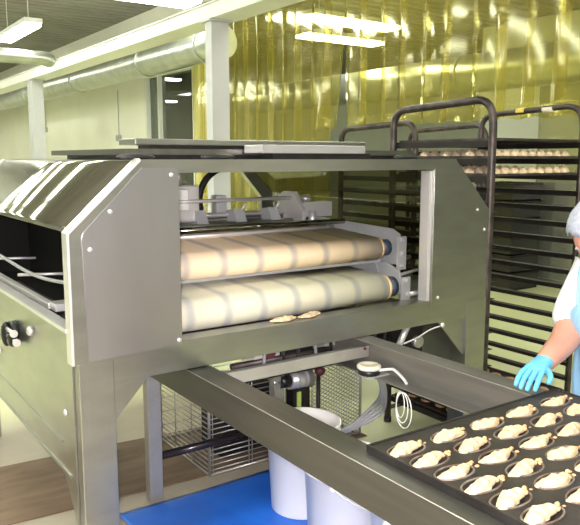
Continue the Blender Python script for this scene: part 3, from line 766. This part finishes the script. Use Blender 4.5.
G = thing('wire_cage', 'tall zinc wire mesh crate standing on floor beneath the machine', 'wire crate', (2.15, 3.4, .006))
gx0, gx1, gy0, gy1, gz0, gz1 = 1.64, 2.66, 3.10, 3.70, .01, .62
def wires(name, segs, r):
    b = NB()
    for s in segs: tube(b, s, r, 5)
    return obj(name, b, MESHW, G)
H = [gz0 + (gz1 - gz0) * i / 22 for i in range(23)]
xm = 2.30
wires('left_mesh_panel', [[(gx0, gy0, z), (gx0, gy1, z)] for z in H] + [[(gx0, gy0 + (gy1 - gy0) * i / 3, gz0), (gx0, gy0 + (gy1 - gy0) * i / 3, gz1)] for i in range(4)], .0032)
wires('front_mesh_panel', [[(gx0, gy0, z), (xm, gy0, z)] for z in H] + [[(x, gy0, gz0), (x, gy0, gz1)] for x in (gx0, gx0 + .02, 1.88, 1.90, 2.1, 2.12, xm)], .0032)
# diamond mesh part of the front
b = NB(); segs = []
cw, chh = .038, .023
nxx = int((gx1 - xm) / cw) + 1; nzz = int((gz1 - gz0) / chh)
for i in range(nxx):
    for j in range(nzz):
        x = xm + i * cw; z = gz0 + j * chh; x2 = min(x + cw / 2, gx1); x3 = min(x + cw, gx1)
        if x2 > x: tube(b, [(x, gy0, z + chh / 2), (x2, gy0, z + chh)], .0028, 4); tube(b, [(x, gy0, z + chh / 2), (x2, gy0, z)], .0028, 4)
        if x3 > x2: tube(b, [(x2, gy0, z + chh), (x3, gy0, z + chh / 2)], .0028, 4); tube(b, [(x2, gy0, z), (x3, gy0, z + chh / 2)], .0028, 4)
obj('diamond_mesh_panel', b, MESHW, G)
for p in ([(gx1, gy0, gz0), (gx1, gy0, gz1)], [(gx0, gy0, gz0), (gx0, gy0, gz1)], [(gx0, gy1, gz0), (gx0, gy1, gz1)], [(gx1, gy1, gz0), (gx1, gy1, gz1)]):
    b = NB(); tube(b, p, .008, 8); obj('corner_post', b, MESHW, G)
wires('back_mesh_panel', [[(gx0, gy1, z), (gx1, gy1, z)] for z in H[::3]], .003)
for zz, r_ in ((gz1, .006), (gz0 + .004, .006)):
    b = NB(); tube(b, [(gx0, gy0, zz), (gx1, gy0, zz), (gx1, gy1, zz), (gx0, gy1, zz), (gx0, gy0, zz)], r_, 6); obj('edge_wire', b, MESHW, G)
# motor inside
t = thing('drive_motor', 'small silver drive motor with black cap standing before the mesh crate', 'motor', (2.15, 3.03, .006))
b = NB(); tube(b, [(2.09, 3.03, .462), (2.235, 3.03, .452)], .049, 24); mb = obj('motor_body', b, PALE, t)
for x in (2.13, 2.19):
    b = NB(); tube(b, [(x, 3.03, .459), (x + .006, 3.03, .459)], .053, 24); obj('motor_band', b, GREYP, mb)
b = NB(); tube(b, [(2.03, 3.03, .466), (2.09, 3.03, .462)], .037, 16); obj('end_cap', b, BLACKP, t)
b = NB(); tube(b, [(1.985, 3.03, .468), (2.03, 3.03, .466)], .017, 12); obj('shaft', b, MESHW, t)
b = NB(); box(b, 2.10, 2.21, 2.995, 3.07, .006, .42, .006); obj('motor_stand', b, DARKM, t)
b = NB(); box(b, 2.12, 2.145, 2.988, 2.995, .30, .40); obj('tape_patch', b, LIME, t)
b = NB(); tube(b, [(2.30, 3.04, .006), (2.30, 3.04, .46)], .012, 8); obj('conduit_post', b, DARKM, t)
b = NB(); ellipsoid(b, (2.31, 3.04, .475), (.032, .03, .028), 14, 8); obj('red_coupling', b, REDM, t)
b = NB(); box(b, 1.80, 2.12, 3.25, 3.5, .006, .40, .01); obj('gear_case', b, DARKM, t)

# ------------------------------------------------------------------ racks
def rack(xA, xB, yn, yf, zt, n_led, z0, step, label, tape=False):
    T = thing('bakery_rack', label, 'rack', ((xA + xB) / 2, (yn + yf) / 2, 0), 'bakery racks')
    for i, x in enumerate((xA, xB)):
        b = NB(); rr = .11; r = .021 if i == 0 else .018
        pts = [(x, yf, .03), (x, yf, 1.0)] + arc((x, yf, zt - rr), (x, yf, zt), (x, yf - rr, zt)) + arc((x, yn + rr, zt + .02), (x, yn, zt + .02), (x, yn, zt - rr)) + [(x, yn, 1.0), (x, yn, .03)]
        tube(b, pts, r, 12); h = obj('side_hoop', b, RACKM, T)
        if tape and i == 1:
            for (ya, yb, m_) in ((yn + .40, yn + .46, TAPEY), (yn + .20, yn + .27, TAPEW)):
                b = NB(); tube(b, [(x, ya, zt + .012), (x, yb, zt + .010)], r + .002, 12); obj('tape_wrap', b, m_, h)
        s = 1 if i == 0 else -1
        for k in range(n_led):
            z = z0 + step * k
            b = NB(); pts = [(x + s * r * .6, z - .030), (x + s * (r + .004), z - .030), (x + s * (r + .004), z), (x + s * (r + .042), z), (x + s * (r + .042), z + .003), (x + s * r * .6, z + .003)]
            py(b, pts, yn - .005, yf + .005); obj('tray_ledge', b, RACKD, T)
        for y in (yn, yf):
            b = NB(); tube(b, [(x, y, 0), (x, y, .03)], r + .004, 12); obj('rubber_foot', b, BLACKP, T)
    for y in (yn, yf):
        for z in (zt - .20, .09) if y == yf else (.09,):
            b = NB(); tube(b, [(xA, y, z), (xB, y, z)], .014, 8); obj('cross_tube', b, RACKM, T)
    return T
rack(2.95, 3.73, 2.43, 3.17, 1.93, 18, .165, .0925, 'dark steel bakery rack right of machine holding two trays of pastries', True)
rack(3.46, 4.18, 3.50, 4.30, 1.87, 17, .22, .0925, 'second dark rack behind, only its hoop above the machine')
def flat_tray(x0, x1, y0, y1, z, label):
    t = thing('baking_tray', label, 'tray', ((x0 + x1) / 2, (y0 + y1) / 2, z))
    b = NB(); box(b, x0, x1, y0, y1, z, z + .003); obj('tray_sheet', b, TRAYM, t)
    b = NB(); tk = .004
    box(b, x0, x0 + tk, y0, y1, z + .003, z + .014); box(b, x1 - tk, x1, y0, y1, z + .003, z + .014); box(b, x0 + tk, x1 - tk, y0, y0 + tk, z + .003, z + .014); box(b, x0 + tk, x1 - tk, y1 - tk, y1, z + .003, z + .014); obj('tray_rim', b, RACKM, t)
    return t
Z = lambda k: .165 + .0925 * k + .0035
RX0, RX1 = 2.99, 3.69
flat_tray(RX0, RX1, 2.425, 3.16, Z(17), 'empty dark tray on topmost ledge of the right rack')
flat_tray(RX0, RX1, 2.425, 3.16, Z(16), 'upper tray of twisted pastries on the right rack')
flat_tray(RX0, RX1, 2.425, 3.16, Z(15), 'lower tray of twisted pastries on the right rack')
flat_tray(RX0, RX1, 2.44, 3.15, Z(0), 'tray of cookies near the bottom of the right rack')
flat_tray(RX0, RX1, 2.44, 3.15, Z(1), 'tray of cookies second from the bottom of the right rack')
# pastries on rack trays
b = dough_mesh(21, .095, .055, .056); tw = obj('twisted_pastry', b, BAKED); first = True
for (kk, nm) in ((16, 'upper'), (15, 'lower')):
    for row in range(4):
        for i in range(9):
            x = RX0 + .05 + i * .075; y = 2.475 + row * .17
            lab = 'twisted pastry on the %s pastry tray, %s from left, %s' % (nm, ORD[i], ('front row', 'second row', 'third row', 'back row')[row])
            loc = (x, y, Z(kk) + .003)
            if first: o = tw; o.location = loc; first = False
            else: o = dup(tw, loc)
            o.rotation_euler = (0, 0, R(35 + random.uniform(-12, 12))); s = random.uniform(.9, 1.1); o.scale = (s, s, s)
            tag(o, lab, 'pastry', 'twisted pastries on the rack trays')
b = NB(); lathe(b, [(.026, 0), (.034, .004), (.035, .010), (.028, .016), (.012, .019), (0, .0195)], (0, 0, 0), 16); ck = obj('cookie', b, CRUMB); first = True
for (kk, nm) in ((0, 'bottom'), (1, 'second lowest')):
    for i in range(6):
        for j in range(6):
            loc = (RX0 + .08 + i * .105 + random.uniform(-.01, .01), 2.51 + j * .112 + random.uniform(-.01, .01), Z(kk) + .003)
            if first: o = ck; o.location = loc; first = False
            else: o = dup(ck, loc)
            tag(o, 'brown cookie on the %s rack tray, %s across, %s deep' % (nm, ORD[i], ORD[j]), 'cookie', 'cookies on the low rack trays')

# ------------------------------------------------------------------ worker
P = thing('person', 'worker in white shirt, blue apron and hair net reaching over tray', 'person', (2.80, 1.42, 0))
def skin_obj(name, verts, edges, radii, m_, parent, root=0, sub=2):
    me = bpy.data.meshes.new(name); o_ = wloc(parent)
    me.from_pydata([Vector(v) - o_ for v in verts], edges, []); o = bpy.data.objects.new(name, me); C.objects.link(o); o.parent = parent
    o.modifiers.new('skin', 'SKIN'); 
    if not me.skin_vertices: 
        bpy.context.view_layer.objects.active = o
    sv = me.skin_vertices[0].data
    for i, r in enumerate(radii):
        sv[i].radius = (r, r) if not isinstance(r, tuple) else r
        sv[i].use_root = (i == root)
    s = o.modifiers.new('sub', 'SUBSURF'); s.levels = sub; s.render_levels = sub
    o.modifiers['skin'].use_smooth_shade = True
    me.materials.append(m_); return o
# body: pelvis, spine, neck, head, arms, legs (one continuous surface)
V = [(2.82, 1.42, .90), (2.74, 1.42, 1.02), (2.63, 1.43, 1.13), (2.54, 1.45, 1.21), (2.47, 1.47, 1.28), (2.45, 1.475, 1.33), (2.435, 1.475, 1.38),
     (2.50, 1.57, 1.205), (2.345, 1.545, .97), (2.085, 1.462, .935),          # right arm
     (2.51, 1.29, 1.225), (2.36, 1.20, 1.0), (2.12, 1.10, .94),               # left arm
     (2.82, 1.52, .84), (2.80, 1.53, .48), (2.84, 1.53, .09),               # right leg
     (2.82, 1.32, .84), (2.80, 1.31, .48), (2.84, 1.31, .09)]
Ed = [(0, 1), (1, 2), (2, 3), (3, 4), (4, 5), (5, 6), (3, 7), (7, 8), (8, 9), (3, 10), (10, 11), (11, 12), (0, 13), (13, 14), (14, 15), (0, 16), (16, 17), (17, 18)]
Rd = [.135, .125, .125, .11, .055, .07, .085,   .066, .060, .036, .066, .056, .038, .09, .062, .042, .09, .062, .042]
body = skin_obj('body', V, Ed, Rd, SKIN, P)
# head with features
hc = Vector((2.415, 1.485, 1.37)); fwd = Vector((-.75, 0, -.62)).normalized(); rt = Vector((0, 1, 0)); upv = Vector((-.62, 0, .75)).normalized(); upv = fwd.cross(rt) * -1
if upv.z < 0: upv = -upv
HM = Matrix((rt, fwd, upv)).transposed()
def H3(x, f, u): return hc + HM @ Vector((x, f, u))
b = NB(); res = bmesh.ops.create_uvsphere(b, u_segments=28, v_segments=20, radius=1)
for v in res['verts']:
    p = v.co.copy(); jaw = 1 - .28 * max(0, -p.z) ** 1.3
    v.co = H3(p.x * .078 * jaw, p.y * .098 + (.012 if p.z < 0 and p.y > 0 else 0) * -p.z, p.z * .118)
for f in b.faces: f.smooth = True
hd = obj('head', b, SKIN, P)
b = NB(); tube(b, [H3(0, .094, .005), H3(0, .108, -.022), H3(0, .112, -.032), H3(0, .096, -.040)], [.007, .011, .014, .009], 10); obj('nose', b, SKIN, hd)
for s in (-1, 1):
    b = NB(); ellipsoid(b, (0, 0, 0), (.013, .008, .008), 12, 8); bmesh.ops.transform(b, matrix=HM.to_4x4(), verts=b.verts); bmesh.ops.translate(b, verts=b.verts, vec=H3(s * .032, .086, .006)); obj('eye', b, EYEW, hd)
    b = NB(); ellipsoid(b, (0, 0, 0), (.005, .004, .005), 10, 6); bmesh.ops.transform(b, matrix=HM.to_4x4(), verts=b.verts); bmesh.ops.translate(b, verts=b.verts, vec=H3(s * .032, .093, .005)); obj('iris', b, EYEB, hd)
    b = NB(); ellipsoid(b, (0, 0, 0), (.010, .018, .030), 12, 8); bmesh.ops.transform(b, matrix=HM.to_4x4(), verts=b.verts); bmesh.ops.translate(b, verts=b.verts, vec=H3(s * .078, -.008, -.008)); obj('ear', b, SKIN, hd)
b = NB(); ellipsoid(b, (0, 0, 0), (.024, .007, .008), 12, 8); bmesh.ops.transform(b, matrix=HM.to_4x4(), verts=b.verts); bmesh.ops.translate(b, verts=b.verts, vec=H3(0, .087, -.066)); obj('mouth', b, LIPM, hd)
# hair net
b = NB(); res = bmesh.ops.create_uvsphere(b, u_segments=40, v_segments=24, radius=1)
kill = []
for v in res['verts']:
    p = v.co.copy()
    if p.y * .55 - p.z * .83 > .12: kill.append(v)
    puff = 1 + .035 * math.sin(16 * math.atan2(p.y, p.x)) * (1 - abs(p.z)) + .03 * noise.noise(p * 4)
    v.co = H3(p.x * .104 * puff, p.y * .128 * puff - .014, p.z * .132 * puff + .012)
bmesh.ops.delete(b, geom=kill, context='VERTS')
for f in b.faces: f.smooth = True
o = obj('hair_net', b, NETM, P); o.modifiers.new('t', 'SOLIDIFY').thickness = .002
# shirt (torso + short sleeves) slightly larger than the body
SV = [V[0], V[1], V[2], V[3], (2.50, 1.46, 1.245), V[7], (2.43, 1.575, 1.10), (2.36, 1.555, .985), V[10], (2.44, 1.245, 1.12), (2.395, 1.22, 1.06)]
SE = [(0, 1), (1, 2), (2, 3), (3, 4), (3, 5), (5, 6), (6, 7), (3, 8), (8, 9), (9, 10)]
skin_obj('shirt', SV, SE, [.155, .145, .145, .125, .075, .078, .076, .082, .076, .072, .076], SHIRT, P)
skin_obj('trousers', [V[0], (2.82, 1.42, .86), V[13], V[14], (2.84, 1.53, .12), V[16], V[17], (2.84, 1.31, .12)], [(0, 1), (1, 2), (2, 3), (3, 4), (1, 5), (5, 6), (6, 7)], [.15, .15, .105, .08, .065, .105, .08, .065], TROUS, P)
for y in (1.53, 1.31):
    b = NB(); res = bmesh.ops.create_uvsphere(b, u_segments=20, v_segments=12, radius=1)
    for v in res['verts']:
        p = v.co; v.co = Vector((2.79 + p.x * .135, y + p.y * .05 * (1 - .15 * p.x), max(.0, .045 + p.z * .05 * (1.1 + .35 * p.x))))
    for f in b.faces: f.smooth = True
    obj('shoe', b, SHOE, P)
# apron hanging from neck, curved round the front
b = NB(); g = []; n, m_ = 20, 26
for j in range(m_ + 1):
    v = j / m_; z = 1.12 - .63 * v
    sm = min(1, v / .35); sm = sm * sm * (3 - 2 * sm); xc = 2.295 + .065 * sm + .10 * max(0, v - .35)
    hw = (.152 - .022 * sm) * (.55 + .45 * math.sin(math.pi / 2 * min(1, v * 7)))
    row = []
    for i in range(n + 1):
        u = i / n * 2 - 1
        row.append(b.verts.new((xc + .035 * u * u + .008 * math.sin(7 * u + 5 * v) + .012 * abs(u) * math.sin(9 * v), 1.415 + u * hw, z)))
    g.append(row)
for j in range(m_):
    for i in range(n): f = b.faces.new([g[j][i], g[j][i + 1], g[j + 1][i + 1], g[j + 1][i]]); f.smooth = True
ap = obj('apron', b, APRON, P); ap.modifiers.new('t', 'SOLIDIFY').thickness = .004
for s in (-1, 1):
    b = NB(); tube(b, smoothpath([(2.315, 1.415 + s * .07, 1.115), (2.42, 1.46 + s * .085, 1.25), (2.50, 1.46 + s * .05, 1.31)]), .008, 8); obj('apron_strap', b, APRON, ap)
# gloved hands
def hand(wr, dirv, side, name, tipz):
    wr = Vector(wr); d = Vector(dirv).normalized(); upz = Vector((0, 0, 1)); rgt = d.cross(upz).normalized()   # rgt: to the right of the pointing direction
    nrm = rgt.cross(d).normalized()
    vs = []; es = []; rs = []
    def add(p, r, par=None):
        vs.append(p); rs.append(r)
        if par is not None: es.append((par, len(vs) - 1))
        return len(vs) - 1
    c0 = add(wr - d * .05, (.037, .034)); c1 = add(wr, (.036, .027), c0); c2 = add(wr + d * .045, (.044, .021), c1); c3 = add(wr + d * .085 - nrm * .002, (.044, .016), c2)
    pal = skin_obj(name, vs, es, rs, GLOVE, P, root=1)
    for k, (off, ln) in enumerate(((-.031, .068), (-.010, .078), (.011, .073), (.031, .056))):
        if side < 0: off = -off
        q0 = wr + d * .065 + rgt * off * .9; q1 = wr + d * .094 + rgt * off - nrm * .002
        f1 = q1 + d * ln * .45 - nrm * .010 + rgt * off * .12; f2 = f1 + d * ln * .32 - nrm * .014; f3 = f2 + d * ln * .20 - nrm * .013
        skin_obj('finger', [q0, q1, f1, f2, f3], [(0, 1), (1, 2), (2, 3), (3, 4)], [.0105, .0105, .0098, .009, .0075], GLOVE, pal, root=1)
    s = -side
    t0 = wr + d * .025 + rgt * s * .022 - nrm * .004; t1 = wr + d * .055 + rgt * s * .050 - nrm * .010; t2 = wr + d * .085 + rgt * s * .060 - nrm * .018; t3 = wr + d * .108 + rgt * s * .060 - nrm * .024
    skin_obj('thumb', [t0, t1, t2, t3], [(0, 1), (1, 2), (2, 3)], [.014, .0125, .0105, .0085], GLOVE, pal, root=1)
    return pal
hand((2.085, 1.465, .938), (-.93, -.28, -.08), 1, 'glove', .885)
hand((2.12, 1.10, .945), (-.95, .1, -.08), -1, 'glove', .885)

# ------------------------------------------------------------------ camera, world, render look
cam = bpy.data.cameras.new('camera'); co = bpy.data.objects.new('camera', cam); C.objects.link(co)
cam.sensor_width = 36; cam.lens = 706 / 580 * 36; cam.clip_start = .05
co.location = (0, 0, 1.65); co.rotation_euler = (R(90 - 8.396), 0, R(-34.7256))
sc = bpy.context.scene; sc.camera = co
fl = bpy.data.lights.new('camera_flash', 'POINT'); fl.energy = 300; fl.shadow_soft_size = .05; fl.color = (1, .93, .97)
fo = bpy.data.objects.new('camera_flash', fl); C.objects.link(fo); fo.location = (-.04, -.03, 1.675)
wd = bpy.data.worlds.new('world'); sc.world = wd; wd.use_nodes = True
wd.node_tree.nodes['Background'].inputs[0].default_value = (.9, 1, .85, 1); wd.node_tree.nodes['Background'].inputs[1].default_value = .3
sc.view_settings.view_transform = 'Standard'; sc.view_settings.look = 'None'; sc.view_settings.gamma = 1; sc.view_settings.exposure = 0.48
try: sc.view_settings.use_curve_mapping = False
except Exception: pass
sc.cycles.use_denoising = True; sc.cycles.transparent_max_bounces = 16; sc.cycles.max_bounces = 10
